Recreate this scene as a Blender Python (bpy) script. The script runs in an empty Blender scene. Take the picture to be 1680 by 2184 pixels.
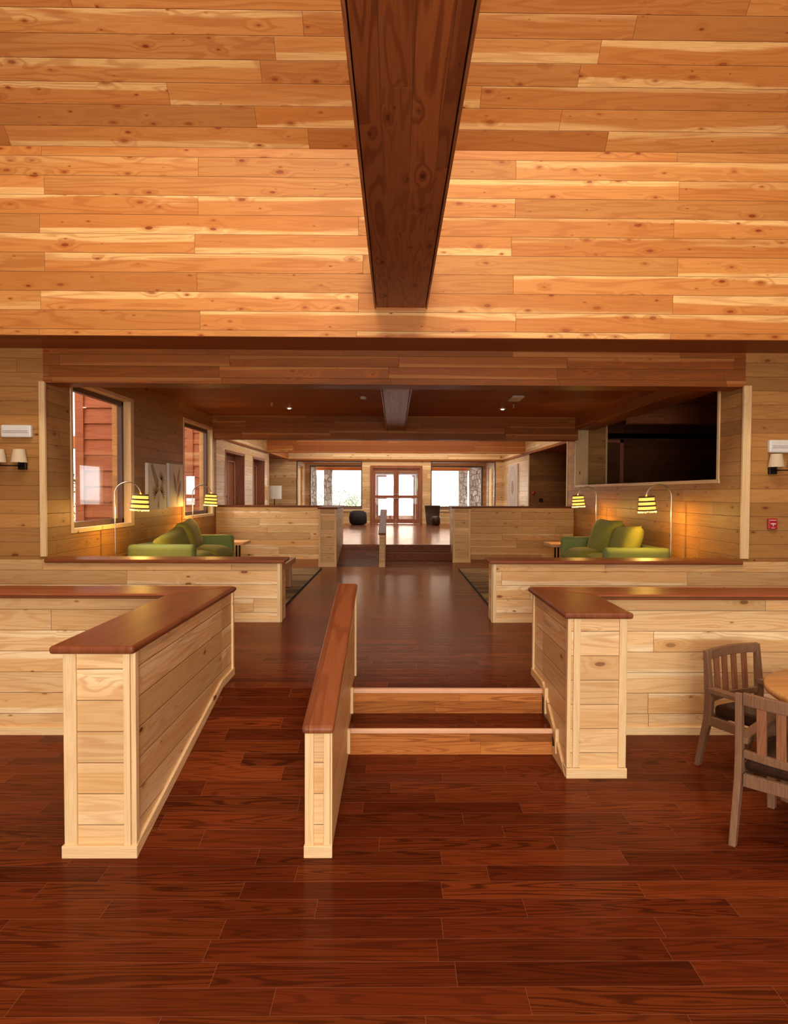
import bpy, bmesh, math, random
from mathutils import Vector, Matrix
PI = math.pi
rnd = random.Random(7)
S = bpy.context.scene
C = S.collection

# ------------------------------------------------------------------ camera
F = 1450.0
cam_d = bpy.data.cameras.new('camera'); cam = bpy.data.objects.new('camera', cam_d); C.objects.link(cam)
cam_d.sensor_fit = 'HORIZONTAL'; cam_d.sensor_width = 36; cam_d.lens = 36*F/1680
cam_d.clip_start = .05; cam_d.clip_end = 400
yaw, pitch, roll = .0118, .0283, .0043
cam_d.shift_x = -.0113
cam.matrix_world = (Matrix.Translation((0, 0, 1.65)) @ Matrix.Rotation(-yaw, 4, 'Z') @
                    Matrix.Rotation(PI/2-pitch, 4, 'X') @ Matrix.Rotation(roll, 4, 'Z'))
S.camera = cam

# ------------------------------------------------------------------ world, lights, exposure
S.view_settings.view_transform = 'Standard'; S.view_settings.look = 'None'
S.view_settings.gamma = 1; S.view_settings.exposure = 0.0; S.view_settings.use_curve_mapping = False
W = bpy.data.worlds.new('world'); S.world = W; W.use_nodes = True
wn = W.node_tree.nodes; bg = wn['Background']
bg.inputs[0].default_value = (1, .985, .95, 1); bg.inputs[1].default_value = 4.5

def area(name, loc, rot, sx, sy, power, col=(1, .93, .82)):
    l = bpy.data.lights.new(name, 'AREA'); l.shape = 'RECTANGLE'; l.size = sx; l.size_y = sy
    l.energy = power; l.color = col
    o = bpy.data.objects.new(name, l); o.location = loc; o.rotation_euler = rot; C.objects.link(o); return o
area('skylight_front', (0, 2.7, 7.45), (0, 0, 0), 6.0, 1.5, 375, (1, .89, .72))
area('window_light_back', (.3, -3.0, 1.8), (math.radians(90), 0, 0), 1.8, 2.2, 300, (1, .96, .88))
area('window_light_upper', (0, -3.0, 6.2), (math.radians(84), 0, 0), 2.6, 1.8, 170, (1, .95, .85))  # added fill behind the camera to light bulkhead and slope
area('skylight_hall_near', (0, 16.2, 3.8), (0, 0, 0), 5.5, 3.6, 150, (1, .91, .78))
area('skylight_hall_far', (0, 20.8, 3.8), (0, 0, 0), 5.5, 2.6, 150, (1, .91, .78))
area('vestibule_lamp', (0, 24.3, 2.74), (0, 0, 0), 3.0, 1.2, 55, (1, .9, .74))  # added fill that brightens the vestibule; no fitting hangs here
for nm, y in (('daylight_window_near', 8.2), ('daylight_window_far', 12.3)):
    area(nm, (-5.6, y-.6, 4.6), (0, math.radians(-50), 0), 1.6, 1.6, 90, (1, .96, .9))

# ------------------------------------------------------------------ node helpers
class NT:
    def __init__(s, name):
        s.m = bpy.data.materials.new(name); s.m.use_nodes = True; s.t = s.m.node_tree; s.n = s.t.nodes; s.l = s.t.links
        s.b = s.n['Principled BSDF']; s.out = s.n['Material Output']
    def put(s, sock, v):
        if hasattr(v, 'links'): s.l.new(v, sock)
        elif v is not None: sock.default_value = v
    def M(s, op, a, b=None, c=None, clamp=False):
        n = s.n.new('ShaderNodeMath'); n.operation = op; n.use_clamp = clamp
        for i, v in enumerate((a, b, c)):
            if v is not None: s.put(n.inputs[i], v)
        return n.outputs[0]
    def vec(s, x, y, z=0.0):
        n = s.n.new('ShaderNodeCombineXYZ')
        for i, v in enumerate((x, y, z)): s.put(n.inputs[i], v)
        return n.outputs[0]
    def noise(s, v, scale=1, detail=2, rough=.5, dist=0):
        n = s.n.new('ShaderNodeTexNoise'); s.put(n.inputs['Vector'], v)
        n.inputs['Scale'].default_value = scale; n.inputs['Detail'].default_value = detail
        n.inputs['Roughness'].default_value = rough; n.inputs['Distortion'].default_value = dist
        return n.outputs[0]
    def mix(s, f, a, b, mode='MIX'):
        n = s.n.new('ShaderNodeMix'); n.data_type = 'RGBA'; n.blend_type = mode
        s.put(n.inputs[0], f); s.put(n.inputs[6], a if not isinstance(a, tuple) else (*a, 1)[:4])
        s.put(n.inputs[7], b if not isinstance(b, tuple) else (*b, 1)[:4]); return n.outputs[2]
    def ss(s, v, a, b, lo=0.0, hi=1.0):
        n = s.n.new('ShaderNodeMapRange'); n.interpolation_type = 'SMOOTHSTEP'; s.put(n.inputs[0], v)
        for i, q in enumerate((a, b, lo, hi)): s.put(n.inputs[1+i], q)
        return n.outputs[0]
    def sep(s, v):
        n = s.n.new('ShaderNodeSeparateXYZ'); s.put(n.inputs[0], v); return n.outputs
    def pos(s):
        return s.n.new('ShaderNodeNewGeometry').outputs['Position']
    def objc(s):
        return s.n.new('ShaderNodeTexCoord').outputs['Object']
    def bump(s, h, strength=.3, dist=.01):
        n = s.n.new('ShaderNodeBump'); n.inputs['Strength'].default_value = strength
        n.inputs['Distance'].default_value = dist; s.l.new(h, n.inputs['Height']); s.l.new(n.outputs[0], s.b.inputs['Normal'])
    def done(s, col=None, rough=.5, spec=None, metal=None, coat=None, sheen=None):
        if col is not None: s.put(s.b.inputs['Base Color'], (*col, 1) if isinstance(col, tuple) else col)
        s.put(s.b.inputs['Roughness'], rough)
        if spec is not None: s.put(s.b.inputs['Specular IOR Level'], spec)
        if metal is not None: s.put(s.b.inputs['Metallic'], metal)
        if coat is not None: s.put(s.b.inputs['Coat Weight'], coat); s.b.inputs['Coat Roughness'].default_value = .12
        if sheen is not None: s.put(s.b.inputs['Sheen Weight'], sheen)
        return s.m

def wood(name, mode, pitch=.14, blen=2.4, cols=((.70, .45, .22), (.58, .33, .13)), ring=(.42, .19, .06),
         sap=None, groove=(.10, .04, .015), knot=.5, kcol=(.13, .035, .012), rough=.45, spec=.25, coat=None,
         gfreq=(.7, 7.0), rings=9.0, ringamt=.5, seed=0.0, v0=0.0, gw=.0022, alternate=False, tone=.35, uoff=0.0,
         grey=0.0, local=False, gloss=None, groovebump=.6, roughvar=0.0):
    t = NT(name)
    p = t.objc() if local else t.pos()
    x, y, z = t.sep(p)
    A = t.M
    if mode == 'wall': u, v = A('ADD', x, y), z
    elif mode == 'x': u, v = x, y            # boards run along X, stacked along Y
    elif mode == 'y': u, v = y, x
    elif mode == 'post': u, v = z, A('ADD', x, y)
    elif mode == 'slope': u, v = x, A('MULTIPLY', A('SUBTRACT', z, y), .7071)
    elif mode == 'rail': u, v = A('ADD', y, A('MULTIPLY', z, .2)), x
    u = A('ADD', u, uoff)
    vp = A('DIVIDE', A('SUBTRACT', v, v0), pitch)
    row = A('FLOOR', vp); fv = A('FRACT', vp)
    w1 = t.n.new('ShaderNodeTexWhiteNoise'); w1.noise_dimensions = '1D'; t.l.new(A('ADD', row, seed+.37), w1.inputs['W'])
    if alternate:
        off = A('ADD', A('MULTIPLY', A('ABSOLUTE', A('MODULO', row, 2.0)), .52), A('MULTIPLY', w1.outputs[0], .03))
    else:
        off = A('MULTIPLY', w1.outputs[0], 7.3)
    uu = A('ADD', A('DIVIDE', u, blen), off)
    bi = A('FLOOR', uu); fu = A('FRACT', uu)
    w2 = t.n.new('ShaderNodeTexWhiteNoise'); w2.noise_dimensions = '3D'; t.l.new(t.vec(row, bi, seed), w2.inputs['Vector'])
    r1, r2, r3 = t.sep(w2.outputs['Color'])
    # knots
    vo = t.n.new('ShaderNodeTexVoronoi'); vo.voronoi_dimensions = '2D'; vo.feature = 'F1'
    ndist = t.noise(t.vec(A('MULTIPLY', u, 9.0), A('MULTIPLY', v, 14.0), r1), 1, 1)
    kv = t.vec(A('ADD', A('MULTIPLY', u, 3.4), A('MULTIPLY', r2, 31.0)), A('ADD', A('MULTIPLY', v, 8.0), A('MULTIPLY', r3, 23.0)), 0.0)
    t.l.new(kv, vo.inputs['Vector']); vo.inputs['Scale'].default_value = 1; vo.inputs['Randomness'].default_value = 1
    kd = A('ADD', vo.outputs['Distance'], A('MULTIPLY', A('SUBTRACT', ndist, .5), .12))
    kr, kg, kb = t.sep(vo.outputs['Color'])
    on = A('LESS_THAN', kr, knot)
    ksize = A('MULTIPLY_ADD', A('MULTIPLY', kg, kg), .115, .028)
    kmask = A('MULTIPLY', t.ss(A('DIVIDE', kd, ksize), 1.0, .72), on)
    kfield = A('MULTIPLY', t.ss(kd, .55, .0), A('MULTIPLY', on, kg))
    # figure: contour lines of a stretched noise field, pulled round the knots
    fld = t.noise(t.vec(A('MULTIPLY', u, gfreq[0]), A('MULTIPLY', v, gfreq[1]), A('MULTIPLY', r1, 41.0)), 1, 1.5, .45)
    fine = t.noise(t.vec(A('MULTIPLY', u, 5.0), A('MULTIPLY', v, 160.0), r2), 1, 2, .6)
    fld2 = A('ADD', A('MULTIPLY_ADD', fine, .02, fld), A('MULTIPLY', kfield, .22))
    sn = A('SINE', A('MULTIPLY', fld2, rings*6.283))
    rg = t.ss(sn, -.1, 1.0)
    rg = A('MULTIPLY', rg, A('MULTIPLY_ADD', r3, .6, .5))
    base = t.mix(r1, cols[0], cols[1])
    big = t.noise(t.vec(A('MULTIPLY', u, .5), A('MULTIPLY', v, 11.0), A('MULTIPLY', r2, 17.0)), 1, 2, .5)
    if sap:
        sd = A('GREATER_THAN', r3, .35)
        ed = A('ADD', A('MULTIPLY', sd, fv), A('MULTIPLY', A('SUBTRACT', 1.0, sd), A('SUBTRACT', 1.0, fv)))
        base = t.mix(A('MULTIPLY', t.ss(A('ADD', ed, A('MULTIPLY', A('SUBTRACT', big, .5), 1.1)), .66, .80), t.ss(r2, .25, .75)), base, sap)
    if grey:
        gm = t.noise(t.vec(A('MULTIPLY', u, 1.3), A('MULTIPLY', v, 16.0), A('MULTIPLY', r3, 9.0)), 1, 3, .6)
        base = t.mix(A('MULTIPLY', t.ss(gm, .60, .74), A('MULTIPLY', t.ss(r3, .80, .86), grey)), base, (.30, .27, .22))
    col = t.mix(A('MULTIPLY', rg, ringamt), base, ring)
    col = t.mix(A('MULTIPLY', t.ss(fine, .38, .72), .30), col, ring)
    halo = A('MULTIPLY', A('MULTIPLY', t.ss(A('DIVIDE', kd, ksize), 2.6, 1.0), on), .5)
    col = t.mix(halo, col, ring)
    col = t.mix(A('MULTIPLY', kmask, A('MULTIPLY_ADD', kb, .5, .45)), col, kcol)
    tn = A('MULTIPLY_ADD', A('SUBTRACT', r2, .5), tone, 1.0)
    hs = t.n.new('ShaderNodeHueSaturation'); hs.inputs['Saturation'].default_value = 1; t.l.new(tn, hs.inputs['Value']); t.l.new(col, hs.inputs['Color'])
    col = hs.outputs[0]
    if pitch < 50:
        ge = A('MULTIPLY', A('MINIMUM', fv, A('SUBTRACT', 1.0, fv)), pitch)
        ue = A('MULTIPLY', A('MINIMUM', fu, A('SUBTRACT', 1.0, fu)), blen)
        gm = A('MAXIMUM', t.ss(ge, gw, gw*.35), t.ss(ue, gw*.8, gw*.3))
        col = t.mix(A('MULTIPLY', gm, .85), col, groove)
        hb = A('MINIMUM', t.ss(ge, 0.0, gw*2.2), t.ss(ue, 0.0, gw*1.5))
        h = A('MULTIPLY_ADD', sn, .02, hb)
    else:
        h = A('MULTIPLY_ADD', sn, .04, fine)
    t.bump(h, groovebump, .004)
    rr = rough
    if roughvar: rr = A('ADD', A('MULTIPLY_ADD', r3, roughvar, rough), A('MULTIPLY', rg, roughvar*.5))
    m = t.done(col, rr, spec, coat=coat)
    if gloss:        # varnish layer with a warm sheen that rises steeply towards grazing angles
        nrm = t.b.inputs['Normal'].links[0].from_socket
        t.b.inputs['Specular IOR Level'].default_value = 0
        fr = t.n.new('ShaderNodeFresnel'); fr.inputs['IOR'].default_value = 1.45; t.l.new(nrm, fr.inputs['Normal'])
        g = t.n.new('ShaderNodeBsdfGlossy'); g.inputs['Color'].default_value = (*gloss[1], 1); t.put(g.inputs['Roughness'], rr); t.l.new(nrm, g.inputs['Normal'])
        mx = t.n.new('ShaderNodeMixShader'); t.l.new(A('MULTIPLY', A('POWER', fr.outputs[0], gloss[2]), gloss[0], clamp=True), mx.inputs[0])
        t.l.new(t.b.outputs[0], mx.inputs[1]); t.l.new(g.outputs[0], mx.inputs[2]); t.l.new(mx.outputs[0], t.out.inputs[0])
    return m

PINE = dict(cols=((.80, .54, .27), (.69, .415, .175)), ring=(.56, .27, .085), knot=.30, kcol=(.17, .05, .014), ringamt=.46, rough=.42, grey=.7, sap=(.88, .68, .40), gfreq=(.6, 9.0), rings=11.0, tone=.26)
pine = wood('pine_boards', 'wall', pitch=.142, blen=1.9, seed=1, **PINE)
pine_end = wood('pine_boards_end', 'wall', pitch=.142, blen=40, seed=5, uoff=7.0, **PINE)
pine_dark = wood('aged_pine_boards', 'wall', pitch=.142, blen=2.6, seed=3, cols=((.49, .25, .08), (.40, .19, .056)), ring=(.33, .14, .04), knot=.3, rough=.5, spec=.12, gfreq=(.6, 9.0), rings=7.0)  # pine darkened in colour to carry the shade on flanks and lounge walls
loft_m = wood('dark_stained_boards', 'wall', pitch=.142, blen=2.6, seed=4, cols=((.13, .042, .012), (.10, .03, .009)), ring=(.06, .018, .006), knot=.3, rough=.5, spec=.1, gfreq=(.6, 9.0), rings=7.0)  # darkest board tone, for the loft walls
corr_m = wood('brown_stained_boards', 'wall', pitch=.142, blen=2.6, seed=6, cols=((.27, .11, .032), (.22, .085, .024)), ring=(.13, .045, .013), knot=.3, rough=.5, spec=.1, gfreq=(.6, 9.0), rings=7.0)  # mid-brown board tone, for the corridor walls
trim_m = wood('pine_trim', 'post', pitch=90, blen=90, cols=((.80, .57, .30), (.80, .57, .30)), ring=(.62, .36, .15), knot=.12, ringamt=.4, gfreq=(.5, 9), rough=.45)
trimh_m = wood('pine_trim_long', 'wall', pitch=90, blen=90, cols=((.80, .57, .30), (.80, .57, .30)), ring=(.62, .36, .15), knot=.12, ringamt=.4, gfreq=(.5, 9), rough=.45)
FIR = dict(cols=((.66, .30, .085), (.58, .225, .055)), ring=(.42, .12, .024), sap=(.84, .52, .20), knot=.5, kcol=(.26, .05, .012), rough=.42, ringamt=.42, tone=.25, gfreq=(.55, 8.0), rings=7.0)
fir_wall = wood('fir_boards_wall', 'wall', pitch=.1735, blen=2.9, seed=2, v0=3.08-.12, alternate=True, uoff=.28-6.3, **FIR)
fir_slope = wood('fir_boards_slope', 'slope', pitch=.172, blen=2.7, seed=11, v0=-1.075, **FIR)
fir_x = wood('fir_boards_ceiling', 'x', pitch=.12, blen=3.1, seed=12, **dict(FIR, spec=.1, cols=((.36, .125, .038), (.30, .095, .026)), sap=None, rough=.4))  # fir browned so its colour holds the shade of soffit and lounge ceiling
fir_head = wood('fir_boards_header', 'wall', pitch=.112, blen=1.7, seed=21, **dict(FIR, spec=.08, cols=((.31, .108, .032), (.245, .078, .022)), sap=(.42, .18, .055)))  # same fir, shade on the headers put into its colour
fir_hall = wood('fir_boards_hall', 'wall', pitch=.14, blen=2.5, seed=31, **dict(FIR, cols=((.50, .155, .034), (.44, .125, .026)), sap=(.60, .27, .075)))
beam_m = wood('stained_beam_boards', 'y', pitch=.138, blen=4.2, seed=41, v0=-.207, cols=((.38, .12, .034), (.33, .10, .028)), ring=(.19, .045, .013), knot=.3, kcol=(.07, .015, .006), rough=.36, spec=.14, gw=.0016, gfreq=(.8, 9), rings=7, ringamt=.8, tone=.25)
beam_edge = wood('stained_beam_edge', 'y', pitch=90, blen=3.3, seed=42, cols=((.46, .17, .06), (.46, .17, .06)), ring=(.22, .06, .02), knot=.0, rough=.4)
beam_side = wood('stained_beam_side', 'wall', pitch=.14, blen=4.2, seed=43, cols=((.30, .095, .03), (.26, .08, .025)), ring=(.14, .035, .012), knot=.3, rough=.38)
CAP = dict(pitch=.19, blen=90, cols=((.27, .082, .027), (.20, .055, .018)), ring=(.17, .04, .013), knot=.03, rough=.42, spec=.2, coat=.0, gfreq=(.9, 10), rings=6, ringamt=.7, gw=.0005)
cap_x = wood('mahogany_cap_across', 'x', seed=51, **CAP)
cap_y = wood('mahogany_cap_along', 'y', seed=52, **CAP)
FLOOR = dict(pitch=.1235, blen=.83, cols=((.160, .032, .0075), (.104, .0165, .0045)), ring=(.036, .0065, .0024), knot=.0, groove=(.24, .085, .045), rough=.17, spec=.15, gloss=(.95, (1, .80, .66), 1.5), gfreq=(.8, 12.0), rings=13.0, ringamt=.72, tone=.5, gw=.0013, groovebump=.12, roughvar=.04)
floor_m = wood('oak_floor_boards', 'x', seed=61, **FLOOR)
riser_m = wood('oak_riser_boards', 'wall', seed=62, v0=.0, **dict(FLOOR, pitch=.082, cols=((.50, .19, .05), (.42, .145, .036)), ring=(.20, .05, .012), rough=.3, groove=(.1,.03,.01)))
dark_riser = wood('dark_oak_riser', 'wall', seed=63, v0=.0, **dict(FLOOR, pitch=.3, blen=9, cols=((.26, .085, .04), (.22, .07, .03)), ring=(.12, .03, .012), rough=.3))
nose_m = wood('pale_nosing', 'x', pitch=90, blen=90, cols=((.74, .42, .25), (.74, .42, .25)), ring=(.60, .30, .16), knot=0, rough=.35, ringamt=.3)
table_m = wood('oiled_tabletop', 'x', pitch=.11, blen=9, seed=71, cols=((.60, .30, .10), (.52, .25, .08)), ring=(.38, .15, .04), knot=.05, rough=.35, gw=.0008)
chair_m = wood('weathered_teak', 'post', local=True, pitch=90, blen=90, seed=72, cols=((.25, .13, .068), (.25, .13, .068)), ring=(.19, .08, .036), knot=0, rough=.55, gfreq=(3, 40), rings=4)
slat_m = wood('teak_slat', 'post', local=True, pitch=90, blen=90, seed=73, cols=((.28, .115, .05), (.28, .115, .05)), ring=(.17, .06, .03), knot=0, rough=.5, gfreq=(3, 40), rings=4)
red_wood = wood('red_hardwood', 'post', pitch=90, blen=90, seed=74, cols=((.34, .11, .045), (.34, .11, .045)), ring=(.22, .06, .02), knot=0, rough=.35)
siding_m = wood('red_cedar_siding', 'wall', pitch=90, blen=90, seed=75, cols=((.34, .10, .036), (.34, .10, .036)), ring=(.23, .055, .02), knot=0, rough=.6, gfreq=(1.2, 14), rings=6, ringamt=.6)

def plain(name, col, rough=.5, metal=0, nscale=60, var=.12, bump=.0, spec=None, sheen=None):
    t = NT(name); n = t.noise(t.objc(), nscale, 3, .6)
    c = t.mix(t.ss(n, .3, .7), tuple(q*(1-var) for q in col), tuple(min(1, q*(1+var)) for q in col))
    if bump: t.bump(n, bump, .004)
    return t.done(c, rough, spec, metal, sheen=sheen)
white_pl = plain('white_plastic', (.72, .70, .66), .4, nscale=20, var=.03)
linen = plain('cream_linen', (.66, .52, .34), .9, nscale=180, var=.08, bump=.15)
black_m = plain('black_metal', (.012, .011, .012), .35, .6, var=.1)
steel = plain('brushed_steel', (.55, .52, .47), .28, 1.0, nscale=90, var=.06)
leather = plain('dark_leather', (.030, .012, .007), .32, nscale=45, var=.3, bump=.25)
green_f = plain('green_upholstery', (.19, .25, .075), .85, nscale=260, var=.14, bump=.2, sheen=.04)
cush_f = plain('olive_cushion_fabric', (.27, .26, .026), .85, nscale=240, var=.14, bump=.2, sheen=.04)
canvas_m = plain('white_canvas', (.80, .76, .72), .85, nscale=300, var=.05, bump=.1)
tan_m = plain('tan_paint', (.42, .29, .19), .8, nscale=120, var=.25)
wicker = plain('brown_wicker', (.075, .04, .018), .75, nscale=70, var=.5, bump=.8)
blackw = plain('black_woven_fibre', (.012, .007, .006), .8, nscale=60, var=.6, bump=.9)
red_pl = plain('red_plastic', (.42, .015, .02), .35, var=.05)
brown_fr = plain('brown_window_frame', (.085, .032, .02), .4, var=.12)
paper_m = plain('textured_white_shade', (.78, .74, .66), .8, nscale=40, var=.1, bump=.4)
cord_m = plain('brown_bead_cord', (.16, .075, .025), .6, nscale=90, var=.3)
grass_m = plain('pale_gravel_ground', (.62, .62, .56), .95, nscale=3, var=.2)
leaf_m = plain('shrub_leaves', (.09, .15, .025), .7, nscale=5, var=.35)
bark_m = plain('bark', (.16, .11, .07), .9, nscale=20, var=.3, bump=.5)
def rug_mat():
    t = NT('striped_jute'); x, y, z = t.sep(t.pos())
    n = t.noise(t.vec(t.M('MULTIPLY', x, 3.0), t.M('MULTIPLY', y, 60.0)), 1, 3, .6)
    n2 = t.noise(t.vec(t.M('MULTIPLY', x, .6), t.M('MULTIPLY', y, 3.5)), 1, 2, .5)
    c = t.mix(t.ss(n, .3, .7), (.22, .11, .035), (.52, .34, .14)); c = t.mix(t.ss(n2, .45, .6), c, (.17, .09, .04))
    t.bump(n, .8, .01); return t.done(c, .95)
rug_m = rug_mat()
def stone_mat():
    t = NT('rubble_stone'); v = t.n.new('ShaderNodeTexVoronoi'); v.inputs['Scale'].default_value = 5
    t.l.new(t.pos(), v.inputs['Vector']); c = t.mix(t.sep(v.outputs['Color'])[0], (.30, .26, .23), (.52, .49, .45))
    e = t.n.new('ShaderNodeTexVoronoi'); e.feature = 'DISTANCE_TO_EDGE'; e.inputs['Scale'].default_value = 5; t.l.new(t.pos(), e.inputs['Vector'])
    g = t.ss(e.outputs['Distance'], .0, .06); c = t.mix(g, (.16, .13, .11), c); t.bump(g, .9, .03); return t.done(c, .9)
stone_m = stone_mat()
def glass_mat():
    t = NT('window_glass'); tr = t.n.new('ShaderNodeBsdfTransparent'); gl = t.n.new('ShaderNodeBsdfGlossy'); gl.inputs['Roughness'].default_value = .02
    lw = t.n.new('ShaderNodeFresnel'); lw.inputs['IOR'].default_value = 1.5
    mx = t.n.new('ShaderNodeMixShader'); bf = t.n.new('ShaderNodeNewGeometry').outputs['Backfacing']; t.l.new(t.M('MULTIPLY', t.M('MULTIPLY', lw.outputs[0], 1.6, clamp=True), t.M('SUBTRACT', 1.0, bf)), mx.inputs[0]); t.l.new(tr.outputs[0], mx.inputs[1]); t.l.new(gl.outputs[0], mx.inputs[2])
    t.l.new(mx.outputs[0], t.out.inputs[0]); return t.m
glass_m = glass_mat()
def emit(name, col, st):
    t = NT(name); t.b.inputs['Emission Color'].default_value = (*col, 1); t.b.inputs['Emission Strength'].default_value = st
    return t.done(col, .6)
bulb_m = emit('lamp_bulb', (1, .72, .30), 14)
shade_glow = emit('glowing_shade_lining', (1, .62, .10), 1.5)
spot_glow = emit('downlight_glow', (1, .82, .55), 9)

# ------------------------------------------------------------------ mesh helpers
def box(bm, x0, x1, y0, y1, z0, z1, mat=None):
    g = bmesh.ops.create_cube(bm, size=1)
    Mx = Matrix.Translation(((x0+x1)/2, (y0+y1)/2, (z0+z1)/2)) @ Matrix.Diagonal((abs(x1-x0), abs(y1-y0), abs(z1-z0), 1))
    bmesh.ops.transform(bm, matrix=(mat @ Mx) if mat else Mx, verts=g['verts']); return g['verts']
def prism(bm, pts, axis, a, b):
    """extrude a 2D polygon: axis 'x' -> pts are (y,z); 'y' -> (x,z); 'z' -> (x,y)"""
    def P(p, w): return {'x': (w, p[0], p[1]), 'y': (p[0], w, p[1]), 'z': (p[0], p[1], w)}[axis]
    v1 = [bm.verts.new(P(p, a)) for p in pts]; v2 = [bm.verts.new(P(p, b)) for p in pts]
    n = len(pts); bm.faces.new(v1); bm.faces.new(v2[::-1])
    for i in range(n): bm.faces.new((v1[i], v2[i], v2[(i+1) % n], v1[(i+1) % n]))
    bmesh.ops.recalc_face_normals(bm, faces=bm.faces[:])
def lathe(bm, prof, c=(0, 0, 0), seg=32, cap=True):
    rings = []
    for r, z in prof:
        rings.append([bm.verts.new((c[0]+r*math.cos(2*PI*i/seg), c[1]+r*math.sin(2*PI*i/seg), c[2]+z)) for i in range(seg)])
    for a, b in zip(rings, rings[1:]):
        for i in range(seg): bm.faces.new((a[i], a[(i+1) % seg], b[(i+1) % seg], b[i]))
    if cap: bm.faces.new(rings[0][::-1]); bm.faces.new(rings[-1])
    for f in bm.faces: f.smooth = True
def tube(bm, pts, r, seg=10):
    pts = [Vector(p) for p in pts]; rings = []
    for i, p in enumerate(pts):
        d = (pts[min(i+1, len(pts)-1)]-pts[max(i-1, 0)]).normalized()
        a = d.orthogonal().normalized() if i == 0 else (prev - d*prev.dot(d)).normalized()
        prev = a; b = d.cross(a); rr = r[i] if isinstance(r, (list, tuple)) else r
        rings.append([bm.verts.new(p+a*rr*math.cos(2*PI*k/seg)+b*rr*math.sin(2*PI*k/seg)) for k in range(seg)])
    for a, b in zip(rings, rings[1:]):
        for i in range(seg): f = bm.faces.new((a[i], a[(i+1) % seg], b[(i+1) % seg], b[i])); f.smooth = True
    bm.faces.new(rings[0][::-1]); bm.faces.new(rings[-1])
def beam4(bm, p0, p1, w0, d0, w1=None, d1=None):
    """tapered square bar between two points; w along local x, d along local y"""
    w1 = w1 or w0; d1 = d1 or d0; v = []
    for p, w, d in ((p0, w0, d0), (p1, w1, d1)):
        for sx, sy in ((-1, -1), (1, -1), (1, 1), (-1, 1)): v.append(bm.verts.new((p[0]+sx*w/2, p[1]+sy*d/2, p[2])))
    for q in ((3, 2, 1, 0), (4, 5, 6, 7), (0, 1, 5, 4), (1, 2, 6, 5), (2, 3, 7, 6), (3, 0, 4, 7)): bm.faces.new([v[i] for i in q])
def pillow(bm, sx, sy, sz, mat=None, pinch=.35, n=14):
    """soft cushion: sx, sy, sz full sizes, thin along y"""
    vs = {}
    for side in (-1, 1):
        for i in range(n+1):
            for j in range(n+1):
                a, b = -1+2*i/n, -1+2*j/n
                edge = i in (0, n) or j in (0, n)
                if edge and side == 1: vs[1, i, j] = vs[-1, i, j]; continue
                h = (max(0, 1-a**4)**.5)*(max(0, 1-b**4)**.5)
                k = 1-pinch*.12*(1-abs(a))*(b*b)-0
                q = 1-pinch*.12*(1-abs(b))*(a*a)
                p = Vector((a*sx/2*q, side*h*sy/2, b*sz/2*k))
                vs[side, i, j] = bm.verts.new(mat @ p if mat else p)
    for side in (-1, 1):
        for i in range(n):
            for j in range(n):
                f = [vs[side, i, j], vs[side, i+1, j], vs[side, i+1, j+1], vs[side, i, j+1]]
                fc = bm.faces.new(f if side == -1 else f[::-1]); fc.smooth = True
    bmesh.ops.recalc_face_normals(bm, faces=bm.faces[:])
def NB(): return bmesh.new()
def obj(name, bm, m, parent=None, bevel=0, seg=2, world=True):
    """links bm as ONE object; bm is in world coordinates, shifted under an unrotated parent Empty"""
    if parent is not None and world:
        bmesh.ops.translate(bm, vec=-parent.location, verts=bm.verts)
    me = bpy.data.meshes.new(name); bm.to_mesh(me); bm.free(); me.materials.append(m)
    o = bpy.data.objects.new(name, me); C.objects.link(o)
    if parent is not None: o.parent = parent
    if bevel:
        b = o.modifiers.new('bevel', 'BEVEL'); b.width = bevel; b.segments = seg; b.limit_method = 'ANGLE'; b.harden_normals = False
    return o
def sub(name, bm, m, part, root, bevel=0):
    """sub-part: part itself sits at its root's origin"""
    bmesh.ops.translate(bm, vec=-root.location, verts=bm.verts)
    me = bpy.data.meshes.new(name); bm.to_mesh(me); bm.free(); me.materials.append(m)
    o = bpy.data.objects.new(name, me); C.objects.link(o); o.parent = part
    if bevel: b = o.modifiers.new('bevel', 'BEVEL'); b.width = bevel; b.segments = 2
    return o
def B(*boxes):
    bm = NB()
    for b in boxes: box(bm, *b)
    return bm
def thing(name, label, cat, loc=(0, 0, 0), rz=0, group=None):
    o = bpy.data.objects.new(name, None); C.objects.link(o); o.location = loc; o.rotation_euler = (0, 0, rz)
    o.empty_display_size = .1; o['label'] = label; o['category'] = cat
    if group: o['group'] = group
    return o
def tag(o, label, cat, group=None):
    o['label'] = label; o['category'] = cat
    if group: o['group'] = group
    return o
def struct(name, bm, m, bevel=0):
    o = obj(name, bm, m, bevel=bevel); o['kind'] = 'structure'; return o
def dup(root, loc, rz=None, label=None):
    r = root.copy(); C.objects.link(r); r.location = loc
    if rz is not None: r.rotation_euler = (0, 0, rz)
    if label: r['label'] = label
    for ch in list(root.children):
        c = ch.copy(); C.objects.link(c); c.parent = r
        for g in ch.children: d = g.copy(); C.objects.link(d); d.parent = c
    return r

# ------------------------------------------------------------------ key dimensions
XL, XR = -3.53, 3.55
Z1, Z2 = .33, .62                       # lounge floor, entrance hall floor
YB, YH = 6.30, 6.89                     # bulkhead plane, header / low wall plane
YE = 13.2                               # far end of the lounge (header)
YA, YD, YO = 18.8, 22.6, 26.1           # hall cross beam, door wall, outer vestibule wall
ZS, ZH, ZC = 3.08, 2.75, 3.13           # soffit, header underside, lounge ceiling

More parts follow.
